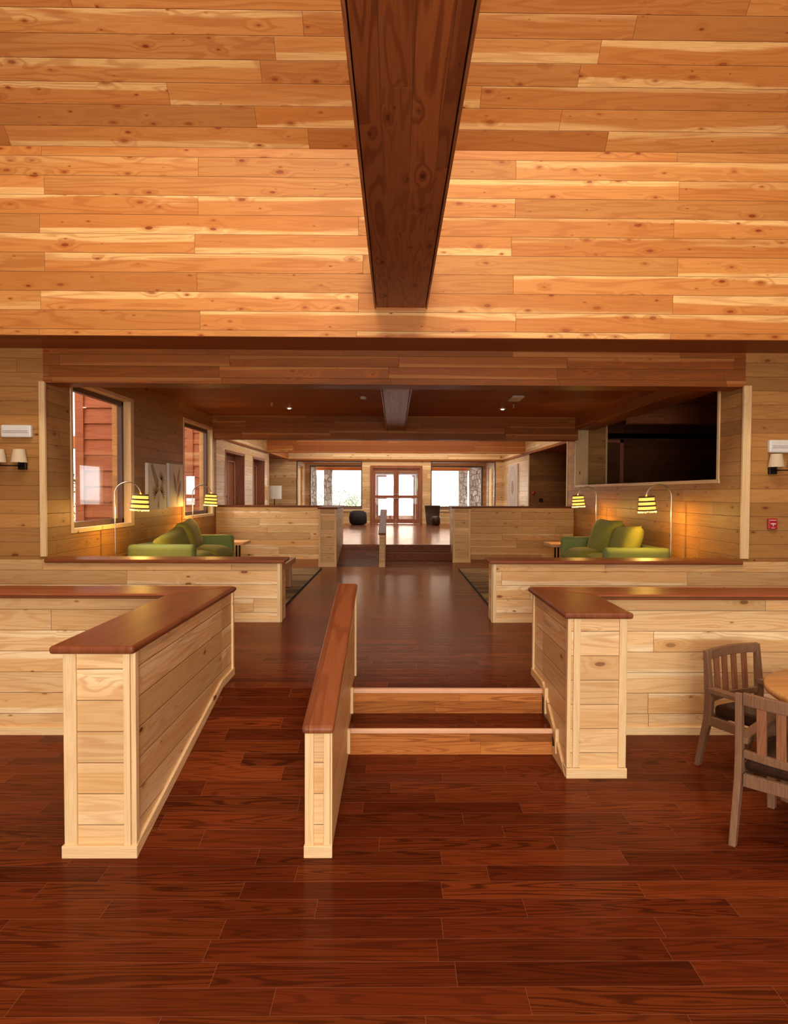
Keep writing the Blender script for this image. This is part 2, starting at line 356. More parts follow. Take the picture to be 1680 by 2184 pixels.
# ------------------------------------------------------------------ floors
struct('floor', B((-6.5, 6.5, -3.3, 4.6, -.12, 0)), floor_m)
bm = B((-1.16, -.39, 4.57, 4.9, 0, Z1), (-.283, 1.005, 4.56, 4.9, 0, Z1), (-6.5, 6.5, 4.9, 13.5, 0, Z1))
struct('floor_lounge', bm, floor_m)
struct('floor_hall', B((-6.5, 7.2, 13.5, YO, 0, Z2)), floor_m)
bm = NB(); prism(bm, [(3.03, 0), (4.57, Z1), (4.57, 0)], 'x', -1.17, -.39); struct('floor_ramp', bm, floor_m)
bm = NB(); prism(bm, [(12.05, Z1), (13.5, Z2), (13.5, Z1)], 'x', -1.04, -.26); struct('floor_ramp_hall', bm, floor_m)

# ------------------------------------------------------------------ front room shell
struct('wall_bulkhead', B((-6.5, 6.5, YB, YB+.12, ZS, 4.80)), fir_wall)
bm = NB()
prism(bm, [(YB+.02, 4.76), (3.5, 7.56), (3.5, 7.7), (YB+.12, 4.86)], 'x', -6.5, 6.5)
struct('ceiling_slope', bm, fir_slope)
struct('ceiling', B((-6.5, 6.5, -3.1, 3.5, 7.56, 7.7)), fir_x)
struct('ceiling_soffit', B((-6.5, 6.5, YB+.12, YH+.02, ZS, ZS+.06), (-6.5, 6.5, YB+.001, YB+.12, ZS-.004, ZS-.0005)), fir_x)
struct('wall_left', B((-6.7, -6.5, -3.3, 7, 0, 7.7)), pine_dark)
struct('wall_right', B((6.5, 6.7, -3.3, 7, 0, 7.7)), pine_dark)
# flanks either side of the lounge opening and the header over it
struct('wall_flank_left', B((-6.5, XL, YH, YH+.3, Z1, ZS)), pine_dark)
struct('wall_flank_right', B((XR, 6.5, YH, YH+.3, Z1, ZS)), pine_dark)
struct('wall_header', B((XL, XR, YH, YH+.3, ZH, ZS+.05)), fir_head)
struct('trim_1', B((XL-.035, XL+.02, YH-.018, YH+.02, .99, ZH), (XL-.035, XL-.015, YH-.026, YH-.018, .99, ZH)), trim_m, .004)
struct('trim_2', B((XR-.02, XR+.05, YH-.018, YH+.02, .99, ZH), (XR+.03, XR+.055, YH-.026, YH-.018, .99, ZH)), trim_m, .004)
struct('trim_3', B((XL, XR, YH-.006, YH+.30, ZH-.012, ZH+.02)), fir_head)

def front_window(n, xa, xb, za, zb, y, w, m, pane=True, d=.08):
    f = struct('window_%d' % n, B((xa, xa+w, y, y+d, za, zb), (xb-w, xb, y, y+d, za, zb), (xa+w, xb-w, y, y+d, zb-w, zb), (xa+w, xb-w, y, y+d, za, za+w)), m, .003)
    if pane: obj('window_pane', B((xa+w*.8, xb-w*.8, y+d*.4, y+d*.4+.006, za+w*.8, zb-w*.8)), glass_m, f)
    return f

# ------------------------------------------------------------------ lounge shell
W1, W2 = (7.50, 9.12), (11.44, 13.17)
D1, D2 = (14.2, 16.0), (16.95, 18.45)
def wall_y(name, x0, x1, ya, yb, za, zb, holes, m):
    """wall along Y with rectangular holes (y0,y1,z0,z1)"""
    bm = NB(); cur = ya
    for (a, b, c, d) in sorted(holes):
        if a > cur: box(bm, x0, x1, cur, a, za, zb)
        if c > za: box(bm, x0, x1, a, b, za, c)
        if d < zb: box(bm, x0, x1, a, b, d, zb)
        cur = b
    if yb > cur: box(bm, x0, x1, cur, yb, za, zb)
    return struct(name, bm, m)
def wall_x(name, y0, y1, xa, xb, za, zb, holes, m):
    bm = NB(); cur = xa
    for (a, b, c, d) in sorted(holes):
        if a > cur: box(bm, cur, a, y0, y1, za, zb)
        if c > za: box(bm, a, b, y0, y1, za, c)
        if d < zb: box(bm, a, b, y0, y1, d, zb)
        cur = b
    if xb > cur: box(bm, cur, xb, y0, y1, za, zb)
    return struct(name, bm, m)
WZ = (1.24, 2.84)
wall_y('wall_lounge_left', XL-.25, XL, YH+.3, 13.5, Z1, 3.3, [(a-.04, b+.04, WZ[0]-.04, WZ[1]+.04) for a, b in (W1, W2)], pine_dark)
wall_y('wall_hall_left', XL-.25, XL, 13.5, YA+.15, Z1, 4.0, [(*D1, Z2, 2.52), (*D2, Z2, 2.52)], pine)
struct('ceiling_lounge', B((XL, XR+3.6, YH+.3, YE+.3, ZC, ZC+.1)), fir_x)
OY0, OY1, OZ = 7.45, 13.32, 1.80
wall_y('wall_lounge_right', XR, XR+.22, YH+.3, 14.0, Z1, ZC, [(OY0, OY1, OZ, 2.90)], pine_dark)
struct('trim_4', B((XR-.015, XR+.235, OY0-.05, OY1+.05, OZ-.03, OZ+.012)), trimh_m, .004)
struct('trim_5', B((XR-.015, XR+.235, OY0-.04, OY0+.01, OZ, 2.9)), trim_m, .004)
struct('trim_6', B((XR-.015, XR+.235, OY1-.01, OY1+.05, OZ, 2.9)), trim_m, .004)
struct('trim_7', B((XR-.06, XR+.3, YH+.3, YE, 2.88, ZC)), fir_head)
# loft behind the opening
struct('floor_loft', B((XR+.22, 7.15, YH+.3, 13.5, OZ-.12, OZ-.02)), floor_m)
struct('wall_loft_short', B((XR+.22, 4.14, 13.36, 13.46, OZ-.1, ZC)), pine_dark)
struct('trim_8', B((4.14, 4.17, 13.34, 13.48, OZ-.1, ZC)), trim_m)
struct('trim_9', B((4.46, 4.53, 13.46, 13.5, OZ-.1, 2.72), (4.17, 4.53, 13.46, 13.5, 2.66, 2.72)), red_wood)
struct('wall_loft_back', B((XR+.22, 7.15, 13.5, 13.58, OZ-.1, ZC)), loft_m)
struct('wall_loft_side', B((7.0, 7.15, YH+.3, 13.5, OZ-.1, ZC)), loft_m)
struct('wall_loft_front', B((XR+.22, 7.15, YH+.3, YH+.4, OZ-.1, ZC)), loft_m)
struct('trim_10', B((XR+.22, 7.0, 10.9, 11.1, 2.78, ZC)), beam_side)
# lounge end header
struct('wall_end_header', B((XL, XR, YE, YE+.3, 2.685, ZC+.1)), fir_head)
struct('wall_end_header_back', B((XL, XR, YE+.3, YE+.36, 2.685, 4.0)), fir_hall)

wall_x('wall_back', -3.3, -3.1, -6.5, 6.5, 0, 7.7, [(-1.8, 1.8, .7, 3.1)], pine)
struct('window_10', B((-1.5, 1.5, -3.10, -3.04, 5.2, 5.3), (-1.5, 1.5, -3.10, -3.04, 7.1, 7.2), (-1.5, -1.4, -3.10, -3.04, 5.3, 7.1), (1.4, 1.5, -3.10, -3.04, 5.3, 7.1)), brown_fr)  # unseen frame added round the upper fill light, solid wall behind
front_window(9, -1.8, 1.8, .7, 3.1, -3.25, .08, brown_fr)
# ------------------------------------------------------------------ entrance hall shell
struct('wall_hall_left_far', B((XL-.25, XL, YA+.15, YD, 2.75, 4.0)), fir_hall)
wall_y('wall_hall_right', 3.60, 3.8, 14.0, YD, Z1, 4.0, [(14.0, 18.4, Z1, 2.75)], pine)
struct('wall_corridor', B((3.615, 7.2, 18.33, 18.42, Z2, 2.8)), corr_m)
struct('wall_corridor_side', B((7.1, 7.2, 13.5, 18.4, Z2, 2.8), (3.77, 7.2, 13.6, 13.7, Z2, 2.8)), corr_m)
struct('ceiling_corridor', B((3.8, 7.2, 13.5, 18.5, 2.75, 2.85)), fir_x)
struct('trim_11', B((3.59, 3.62, 18.32, 18.42, Z2, 2.75), (XR-.01, 3.80, 13.97, 14.03, Z2, 2.75)), trim_m)
struct('trim_12', B((3.57, 3.6, 14.0, YD, 2.70, 2.76), (XL, XL+.03, 13.5, YA, 2.72, 2.76)), fir_head)
struct('wall_alcove', B((-5.2, -5.0, YA+.15, YD, Z2, 2.8), (-5.0, XL-.25, YA+.05, YA+.15, Z2, 2.8)), pine_dark)
struct('ceiling_alcove', B((-5.0, XL-.25, YA+.15, YD, 2.75, 2.85)), fir_x)
struct('ceiling_hall', B((-3.8, 3.8, YE+.3, YD, 3.95, 4.05)), fir_x)
struct('trim_13', B((XL-.27, XL+.02, YA+.13, YA+.19, Z2, 2.75)), trim_m)
dh = [(-3.26, -1.09, 1.10, 2.70), (-.82, .905, Z2, 2.55), (1.19, 3.34, 1.10, 2.70)]
wall_x('wall_door', YD, YD+.12, -5.2, 3.8, Z2, 4.0, dh, pine)
struct('trim_14', B((XL, 3.6, YD-.05, YD, 2.70, 2.76)), fir_head)
# vestibule
oh = [(-3.26, -1.05, 1.08, 2.68), (-.80, .86, Z2, 2.42), (1.15, 3.36, 1.08, 2.68)]
wall_x('wall_vestibule', YO, YO+.15, -3.7, 3.8, Z1, 3.0, oh, pine)
wall_y('wall_vestibule_left', -3.62, -3.42, YD+.12, YO, Z1, 3.0, [(23.4, 25.4, 1.0, 2.62)], pine)
wall_y('wall_vestibule_right', 3.48, 3.68, YD+.12, YO, Z1, 3.0, [(23.4, 25.4, 1.0, 2.62)], pine)
struct('ceiling_vestibule', B((-3.62, 3.68, YD+.12, YO, 2.78, 2.88)), fir_hall)

# ------------------------------------------------------------------ beams
def beam(label, y0, y1, xc, w, z0, h):
    t = thing('ceiling_beam', label, 'beam', (xc, y0, z0))
    e = .022
    obj('soffit_boards', B((xc-w/2+e, xc+w/2-e, y0, y1, z0+.010, z0+.05)), beam_m, t)
    obj('edge_board', B((xc-w/2, xc-w/2+e-.007, y0, y1, z0, z0+h)), beam_edge, t, .002)
    obj('edge_board', B((xc+w/2-e+.007, xc+w/2, y0, y1, z0, z0+h)), beam_edge, t, .002)
    obj('core', B((xc-w/2+e, xc+w/2-e, y0, y1, z0+.05, z0+h)), beam_side, t)
    return t
beam('wide dark-stained boxed beam running overhead from the camera to the upper board wall', -3.1, YB, .048, .485, 3.34, .42)
beam('short dark glossy boxed beam under the lounge ceiling between the two headers', YH+.3, YE, .01, .36, 2.84, ZC-2.84)
t = thing('ceiling_beam', 'orange board beam crossing the bright entrance hall ceiling', 'beam', (0, YA, 2.75))
obj('face_boards', B((XL, 3.6, YA, YA+.28, 2.75, 3.5)), fir_hall, t)

# ------------------------------------------------------------------ half walls
H1 = .93
def cap_poly(t, pts, z, m, th=.036):
    bm = NB(); prism(bm, pts, 'z', z, z+th); obj('cap', bm, m, t, .014, 3)
# left front L: return along the ramp + cross wall
t = thing('half_wall', 'pine half wall with reddish cap at the left of the ramp, its board end nearest the camera', 'half wall', (-1.32, 3.05, 0))
bm = NB(); box(bm, -1.47, -1.17, 3.05, 4.60, 0, H1); obj('return_panel', bm, pine_end, t)
obj('cross_panel', B((-6.48, -1.17, 4.60, 4.90, 0, H1)), pine, t)
for a, b in ((-1.482, -1.425), (-1.215, -1.185)): obj('corner_trim', B((a, b, 3.036, 3.052, .05, H1)), trim_m, t, .003)
obj('corner_trim', B((-1.18, -1.158, 3.036, 3.075, .05, H1)), trim_m, t, .003)
obj('corner_trim', B((-1.172, -1.157, 4.87, 4.905, Z1, H1)), trim_m, t, .003)
obj('base_board', B((-1.49, -1.153, 3.026, 3.05, 0, .056), (-1.49, -1.47, 3.05, 4.58, 0, .055), (-6.48, -1.47, 4.582, 4.60, 0, .055)), trimh_m, t, .002)
bm = NB(); prism(bm, [(3.03, 0), (4.57, Z1), (4.905, Z1), (4.905, Z1+.05), (4.56, Z1+.05), (3.03, .055)], 'x', -1.172, -1.155); obj('ramp_trim', bm, trimh_m, t)
cap_poly(t, [(-1.525, 2.995), (-1.15, 2.995), (-1.15, 4.95), (-1.525, 4.56)], H1, cap_y)
cap_poly(t, [(-6.48, 4.56), (-1.526, 4.56), (-1.151, 4.95), (-6.48, 4.95)], H1, cap_x)
# right front L
t = thing('half_wall', 'pine half wall with mitred reddish cap on the right of the front steps', 'half wall', (1.17, 3.9, 0))
obj('return_panel', B((1.012, 1.336, 3.90, 4.60, 0, H1)), pine_end, t)
obj('cross_panel', B((1.012, 6.48, 4.60, 4.90, 0, H1)), pine, t)
for a, b in ((1.035, 1.075), (1.300, 1.345)): obj('corner_trim', B((a, b, 3.886, 3.902, .06, H1)), trim_m, t, .003)
obj('corner_trim', B((1.0, 1.022, 3.886, 3.925, .06, H1)), trim_m, t, .003)
obj('corner_trim', B((1.0, 1.014, 4.87, 4.905, Z1, H1)), trim_m, t, .003)
obj('base_board', B((.998, 1.35, 3.878, 3.90, 0, .058), (.998, 1.012, 3.9, 4.24, 0, .055), (1.336, 1.35, 3.9, 4.6, 0, .055), (1.35, 6.48, 4.584, 4.60, 0, .055)), trimh_m, t, .002)
obj('step_trim', B((.990, 1.012, 4.12, 4.15, .05, .20), (.990, 1.012, 4.42, 4.45, .20, .37)), trim_m, t, .002)
bm = NB(); prism(bm, [(3.99, .0), (4.56, Z1), (4.905, Z1), (4.905, Z1+.05), (4.54, Z1+.05), (3.90, .0)], 'x', .996, 1.012); obj('stair_skirt', bm, pine, t)
cap_poly(t, [(.975, 4.95), (.975, 3.86), (1.372, 3.86), (1.372, 4.56)], H1, cap_y)
cap_poly(t, [(1.373, 4.56), (6.48, 4.56), (6.48, 4.95), (.976, 4.95)], H1, cap_x)
# middle rail, sloping with the ramp
def mid_rail(label, x0, x1, y0, y1, zb, za, zc, fz):
    t = thing('handrail_wall', label, 'half wall', ((x0+x1)/2, y0, zb))
    bm = NB(); prism(bm, [(y0, zb), (y1, zb), (y1, zc), (y0, za)], 'x', x0, x1); obj('panel', bm, pine_end, t)
    o = .016
    bm = NB(); prism(bm, [(y0-.035, za-.004), (y1+.03, zc+.006), (y1+.03, zc+.042), (y0-.035, za+.032)], 'x', x0-o, x1+o); obj('cap', bm, cap_y, t, .015, 3)
    return t
t = mid_rail('slim pine rail wall with sloping reddish cap between the front ramp and steps', -.397, -.285, 3.05, 4.90, 0, .57, .95, Z1)
obj('corner_trim', B((-.402, -.362, 3.036, 3.052, .05, .567)), trim_m, t, .003)
obj('corner_trim', B((-.318, -.288, 3.036, 3.052, .05, .567)), trim_m, t, .003)
obj('corner_trim', B((-.2865, -.278, 3.036, 3.07, .05, .567)), trim_m, t, .002)
obj('corner_trim', B((-.286, -.272, 4.86, 4.905, Z1, .94)), trim_m, t, .002)
obj('base_board', B((-.405, -.277, 3.026, 3.05, 0, .055)), trimh_m, t, .002)
obj('step_trim', B((-.286, -.268, 4.12, 4.15, .05, .20), (-.286, -.268, 4.42, 4.45, .20, .37)), trim_m, t, .002)
t = mid_rail('small pale rail wall with sloping cap beside the far steps', -.275, -.175, 12.05, 13.75, Z1, .90, 1.27, Z2)
obj('base_board', B((-.28, -.17, 12.03, 12.05, Z1, Z1+.05)), trimh_m, t)
# low walls in front of the lounge
def low_wall(label, xa, xb, inner):
    t = thing('half_wall', label, 'half wall', ((xa+xb)/2, YH, Z1))
    obj('panel', B((xa, xb, YH, YH+.3, Z1, H1)), pine, t)
    s = 1 if inner == xb else -1
    a = inner-s*.035
    obj('corner_trim', B((min(a, inner+s*.008), max(a, inner+s*.008), YH-.012, YH+.004, Z1, H1)), trim_m, t, .002)
    obj('corner_trim', B((min(inner-s*.001, inner+s*.012), max(inner-s*.001, inner+s*.012), YH-.012, YH+.03, Z1, H1)), trim_m, t, .002)
    obj('base_board', B((xa, xb, YH-.014, YH, Z1, Z1+.045)), trimh_m, t, .002)
    ca, cb = (xa, xb+.04) if s > 0 else (xa-.04, xb)
    obj('cap', B((ca, cb, YH-.03, YH+.33, H1, H1+.036)), cap_x, t, .012, 3)
low_wall('low pine wall in front of the left sofa, capped in reddish wood', XL, -1.155, -1.155)
low_wall('low pine wall in front of the right sofa, capped in reddish wood', 1.0, XR, 1.0)
obj_l = struct('wall_flank_base', B((-6.5, XL, YH-.001, YH, Z1, H1+.03), (XR, 6.5, YH-.001, YH, Z1, H1+.03)), pine)
# far L walls
H2 = 1.355
t = thing('half_wall', 'tall pine partition at the back left of the lounge, ending in a post by the hall ramp', 'half wall', (-1.19, 12.05, Z1))
obj('return_panel', B((-1.345, -1.04, 12.05, 13.45, Z1, H2)), pine_end, t)
obj('cross_panel', B((XL+.002, -1.345, 13.45, 13.7, Z1, H2), (-1.345, -1.04, 13.45, 13.7, Z1, H2)), pine, t)
for a, b in ((-1.35, -1.315), (-1.07, -1.035)): obj('corner_trim', B((a, b, 12.038, 12.052, Z1, H2)), trim_m, t)
obj('base_board', B((-1.355, -1.03, 12.035, 12.05, Z1, Z1+.06)), trimh_m, t)
cap_poly(t, [(-1.37, 12.02), (-1.01, 12.02), (-1.01, 13.72), (-1.37, 13.42)], H2, cap_y)
cap_poly(t, [(XL+.002, 13.42), (-1.371, 13.42), (-1.011, 13.72), (XL+.002, 13.72)], H2, cap_x)
t = thing('half_wall', 'tall pine partition at the back right of the lounge, ending in a post by the far steps', 'half wall', (1.27, 12.85, Z1))
obj('return_panel', B((1.11, 1.43, 12.88, 13.45, Z1, H2)), pine_end, t)
obj('cross_panel', B((1.11, XR-.002, 13.45, 13.7, Z1, H2)), pine, t)
for a, b in ((1.105, 1.14), (1.40, 1.435)): obj('corner_trim', B((a, b, 12.868, 12.882, Z1, H2)), trim_m, t)
obj('base_board', B((1.10, 1.44, 12.865, 12.88, Z1, Z1+.06)), trimh_m, t)
cap_poly(t, [(1.08, 13.72), (1.08, 12.85), (1.455, 12.85), (1.455, 13.42)], H2, cap_y)
cap_poly(t, [(1.456, 13.42), (XR-.002, 13.42), (XR-.002, 13.72), (1.081, 13.72)], H2, cap_x)

# ------------------------------------------------------------------ stairs
t = thing('steps', 'two wooden steps with pale nosings rising between the rail wall and right half wall', 'steps', (.36, 4.24, 0))
obj('riser', B((-.283, 1.0, 4.24, 4.262, 0, .139)), riser_m, t)
obj('riser', B((-.283, 1.0, 4.54, 4.562, .165, Z1-.026)), riser_m, t)
obj('tread', B((-.283, 1.0, 4.242, 4.54, .13, .165)), floor_m, t)
obj('nosing', B((-.283, 1.0, 4.222, 4.25, .139, .167)), nose_m, t, .005)
obj('nosing', B((-.283, 1.0, 4.522, 4.565, Z1-.026, Z1+.002)), nose_m, t, .005)
t = thing('steps', 'two dark wooden steps leading up to the entrance hall floor', 'steps', (.47, 13.2, Z1))
obj('riser', B((-.173, 1.108, 13.2, 13.22, Z1, .465)), dark_riser, t)
obj('riser', B((-.173, 1.108, 13.48, 13.499, .48, Z2-.02)), dark_riser, t)
obj('tread', B((-.173, 1.108, 13.2, 13.48, .462, .48)), floor_m, t)
obj('nosing', B((-.173, 1.108, 13.185, 13.21, .458, .482)), dark_riser, t)
obj('nosing', B((-.173, 1.108, 13.465, 13.5, Z2-.022, Z2+.001)), dark_riser, t)

# ------------------------------------------------------------------ windows
def side_window(n, ya, yb, za, zb):
    w = B((XL-.12, XL+.012, yb, yb+.11, za-.05, zb+.05), (XL-.12, XL+.012, ya-.05, ya, za-.05, zb+.05),
          (XL-.12, XL+.012, ya, yb, zb, zb+.05), (XL-.12, XL+.02, ya, yb, za-.05, za))
    f = struct('window_%d' % n, w, trim_m, .003)
    x0, x1 = XL-.15, XL-.085
    s = B((x0, x1, ya, ya+.06, za, zb), (x0, x1, yb-.06, yb, za, zb), (x0, x1, ya, yb, zb-.06, zb), (x0, x1, ya, yb, za, za+.06))
    fr = obj('window_frame', s, brown_fr, f, .004)
    obj('window_pane', B((XL-.122, XL-.116, ya+.05, yb-.05, za+.05, zb-.05)), glass_m, f)
side_window(1, *W1, *WZ); side_window(2, *W2, *WZ)
front_window(3, -3.26, -1.09, 1.10, 2.70, YD-.01, .035, brown_fr); front_window(4, 1.19, 3.34, 1.10, 2.70, YD-.01, .035, brown_fr)
front_window(5, -3.26, -1.05, 1.08, 2.68, YO-.02, .05, brown_fr); front_window(6, 1.15, 3.36, 1.08, 2.68, YO-.02, .05, brown_fr)
struct('trim_15', B((-3.30, -1.05, YD-.03, YD-.01, 1.03, 1.10), (1.15, 3.38, YD-.03, YD-.01, 1.03, 1.10)), trimh_m)
for n, x in ((7, -3.55), (8, 3.55)):
    f = struct('window_%d' % n, B((x-.04, x+.04, 23.4, 23.47, 1.0, 2.62), (x-.04, x+.04, 25.33, 25.4, 1.0, 2.62), (x-.04, x+.04, 23.47, 25.33, 2.55, 2.62), (x-.04, x+.04, 23.47, 25.33, 1.0, 1.07)), trim_m)
    obj('window_pane', B((x-.003, x+.003, 23.46, 25.34, 1.06, 2.56)), glass_m, f)

# ------------------------------------------------------------------ doors
def glazed_leaf(n, xa, xb, y, za, zb, zm, knob):
    st = .085
    f = struct('door_%d' % n, B((xa, xa+st, y, y+.045, za, zb), (xb-st, xb, y, y+.045, za, zb), (xa+st, xb-st, y, y+.045, zb-st, zb),
               (xa+st, xb-st, y, y+.045, za, za+.14), (xa+st, xb-st, y, y+.045, zm-.045, zm+.045)), red_wood, .004)
    obj('door_pane', B((xa+st*.9, xb-st*.9, y+.018, y+.024, za+.12, zb-st*.8)), glass_m, f)
    if knob is not None:
        for z in (zm+.07, zm-.07):
            bm = NB(); bmesh.ops.create_uvsphere(bm, u_segments=12, v_segments=8, radius=.024, matrix=Matrix.Translation((knob, y-.03, z))); obj('door_knob', bm, steel, f)
    return f
struct('trim_16', B((-.82, -.745, YD-.03, YD+.1, Z2, 2.55), (.83, .905, YD-.03, YD+.1, Z2, 2.55), (-.745, .83, YD-.03, YD+.1, 2.46, 2.55)), red_wood, .004)
glazed_leaf(1, -.74, .036, YD+.02, Z2+.015, 2.455, 1.52, 0.0)
glazed_leaf(2, .046, .825, YD+.02, Z2+.015, 2.455, 1.52, .082)
struct('trim_17', B((-.80, -.73, YO-.03, YO+.12, Z2, 2.42), (.79, .86, YO-.03, YO+.12, Z2, 2.42), (-.73, .79, YO-.03, YO+.12, 2.34, 2.42)), red_wood)
glazed_leaf(3, -.725, .026, YO+.02, Z2+.015, 2.335, 1.45, None)
glazed_leaf(4, .034, .785, YO+.02, Z2+.015, 2.335, 1.45, None)
def hall_door(n, ya, yb):
    zt = 2.52
    w = struct('door_%d' % n, B((XL-.25, XL+.01, yb-.04, yb+.02, Z2, zt), (XL-.25, XL+.01, ya-.02, ya+.04, Z2, zt), (XL-.25, XL+.01, ya, yb, zt-.04, zt+.02)), red_wood, .003)
    mid = (ya+yb)/2
    for a, b in ((ya+.045, mid-.004), (mid+.004, yb-.045)):
        lf = obj('door_leaf', B((XL-.24, XL-.195, a, a+.1, Z2+.01, zt-.05), (XL-.24, XL-.195, b-.1, b, Z2+.01, zt-.05),
                 (XL-.24, XL-.195, a+.1, b-.1, zt-.17, zt-.05), (XL-.24, XL-.195, a+.1, b-.1, Z2+.01, Z2+.2), (XL-.235, XL-.215, a+.1, b-.1, Z2+.2, zt-.17)), red_wood, w, .004)
        e = B((XL-.195, XL-.185, a+.1, a+.115, Z2+.2, zt-.17), (XL-.195, XL-.185, b-.115, b-.1, Z2+.2, zt-.17), (XL-.195, XL-.185, a+.1, b-.1, zt-.185, zt-.17))
        m = obj('moulding', e, trimh_m, lf)
    bm = NB(); tube(bm, [(XL-.195, mid-.06, 1.55), (XL-.14, mid-.06, 1.55), (XL-.13, mid-.14, 1.55)], .012); obj('door_handle', bm, steel, w)
hall_door(5, *D1); hall_door(6, *D2)
struct('wall_behind_doors', B((XL-.45, XL-.40, 14.15, 18.9, Z2, 2.7)), brown_fr)

# ------------------------------------------------------------------ outdoors
struct('ground_garden', B((-60, XL-.26, -20, 26.2, -.2, -.05)), plain('rough_grass', (.13, .14, .05), .95, nscale=3, var=.3))
struct('ground', B((-60, 60, 26.25, 90, .35, .50)), grass_m)
struct('ceiling_porch', B((-5, 5, YO+.15, 30.9, 2.86, 2.95)), fir_hall)
t = thing('porch_beam', 'orange timber beam along the outer edge of the porch roof', 'beam', (0, 30.5, 2.64))
obj('face_boards', B((-5, 5, 30.4, 30.7, 2.64, 2.86)), fir_hall, t)
PL = [((-3.42, 27.6, .5), 'grey rubble stone pillar just outside the left hall window', .46), ((-2.97, 30.3, .5), 'slimmer far grey stone pillar seen through the left hall window', .34),
      ((3.28, 27.6, .5), 'grey rubble stone pillar just outside the right hall window', .48), ((3.03, 30.3, .5), 'slimmer far grey stone pillar seen through the right hall window', .36)]
for (x, y, z), lab, w in PL:
    bm = NB(); box(bm, x-w/2, x+w/2, y-w/2, y+w/2, z, 2.64 if y > 30 else 2.86)
    bmesh.ops.subdivide_edges(bm, edges=bm.edges[:], cuts=7, use_grid_fill=True)
    for v in bm.verts: v.co += Vector((rnd.uniform(-1, 1), rnd.uniform(-1, 1), 0))*.018
    tag(obj('stone_pillar', bm, stone_m), lab, 'pillar', 'stone porch pillars')
def shrub(loc, r, h, lab, name='shrub', n=900, stem=True):
    t = thing(name, lab, 'plant', loc); bm = NB(); q = random.Random(int(abs(loc[0])*100+r*77))
    for i in range(n):
        a = q.uniform(0, 2*PI); b = math.acos(q.uniform(-1, 1)); rr = q.uniform(.4, 1)**.5
        p = Vector((loc[0]+r*rr*math.sin(b)*math.cos(a), loc[1]+r*rr*math.sin(b)*math.sin(a), loc[2]+h*.55+h*.5*rr*math.cos(b)))
        d = Vector((q.uniform(-1, 1), q.uniform(-1, 1), q.uniform(-.4, 1))).normalized()*q.uniform(.05, .11); s = d.orthogonal().normalized()*.022
        vs = [bm.verts.new(p), bm.verts.new(p+d*.5+s), bm.verts.new(p+d), bm.verts.new(p+d*.5-s)]; bm.faces.new(vs)
    obj('foliage', bm, leaf_m, t)
    bm = NB()
    for i in range(7):
        a = q.uniform(0, 2*PI); tube(bm, [(loc[0], loc[1], loc[2]), (loc[0]+.3*r*math.cos(a), loc[1]+.3*r*math.sin(a), loc[2]+h*.4), (loc[0]+.7*r*math.cos(a), loc[1]+.7*r*math.sin(a), loc[2]+h*.8)], [.02, .014, .006], 6)
    obj('stem', bm, bark_m, t)
shrub((-3.1, 36.5, .5), 1.3, 1.3, 'pale green sunlit shrub outside the left hall window', n=1300)
shrub((-1.9, 38.5, .5), 1.1, 1.0, 'lower green shrub beyond the porch nearer the glazed doors', n=1000)
shrub((2.6, 40.5, .5), 1.3, .7, 'sparse low shrub beyond the porch on the right', n=260)
shrub((-6.6, 14.4, -.05), .9, 2.0, 'green shrub by the red siding outside the near lounge window', n=1400)
def siding(x0, x1, y, z0, z1, yb, lab, trim=True):
    t = thing('clapboard_bay', lab, 'building', ((x0+x1)/2, y, z0)); bm = NB(); p = .222; z = z0
    while z < z1:
        prism(bm, [(y-.035, z), (y, z), (y, z+p), (y-.012, z+p)], 'x', x0+.03, x1); z += p
    obj('siding', bm, siding_m, t)
    obj('side_siding', B((x0+.03, x1, y, yb, z0, z1)), siding_m, t)
    if trim: obj('corner_board', B((x0-.01, x0+.11, y-.055, y+.06, z0, z1)), siding_m, t, .003)
siding(-4.52, XL-.26, 9.75, -.05, 3.7, 11.0, 'red clapboard bay outside the near lounge window')
siding(-4.16, XL-.26, 13.75, -.05, 3.7, 14.1, 'red clapboard bay outside the far lounge window')
siding(-7.5, -4.17, 17.9, -.05, 3.4, 18.4, 'distant red clapboard wing behind the window bays')
t = thing('fascia', 'pale orange eaves board outside the near lounge window', 'building', (-6, 12.0, 2.3))
obj('board', B((-8.5, -5.35, 12.0, 12.4, 2.42, 2.62)), fir_hall, t); obj('post', B((-8.5, -8.3, 12.0, 12.2, -.05, 2.42)), siding_m, t)

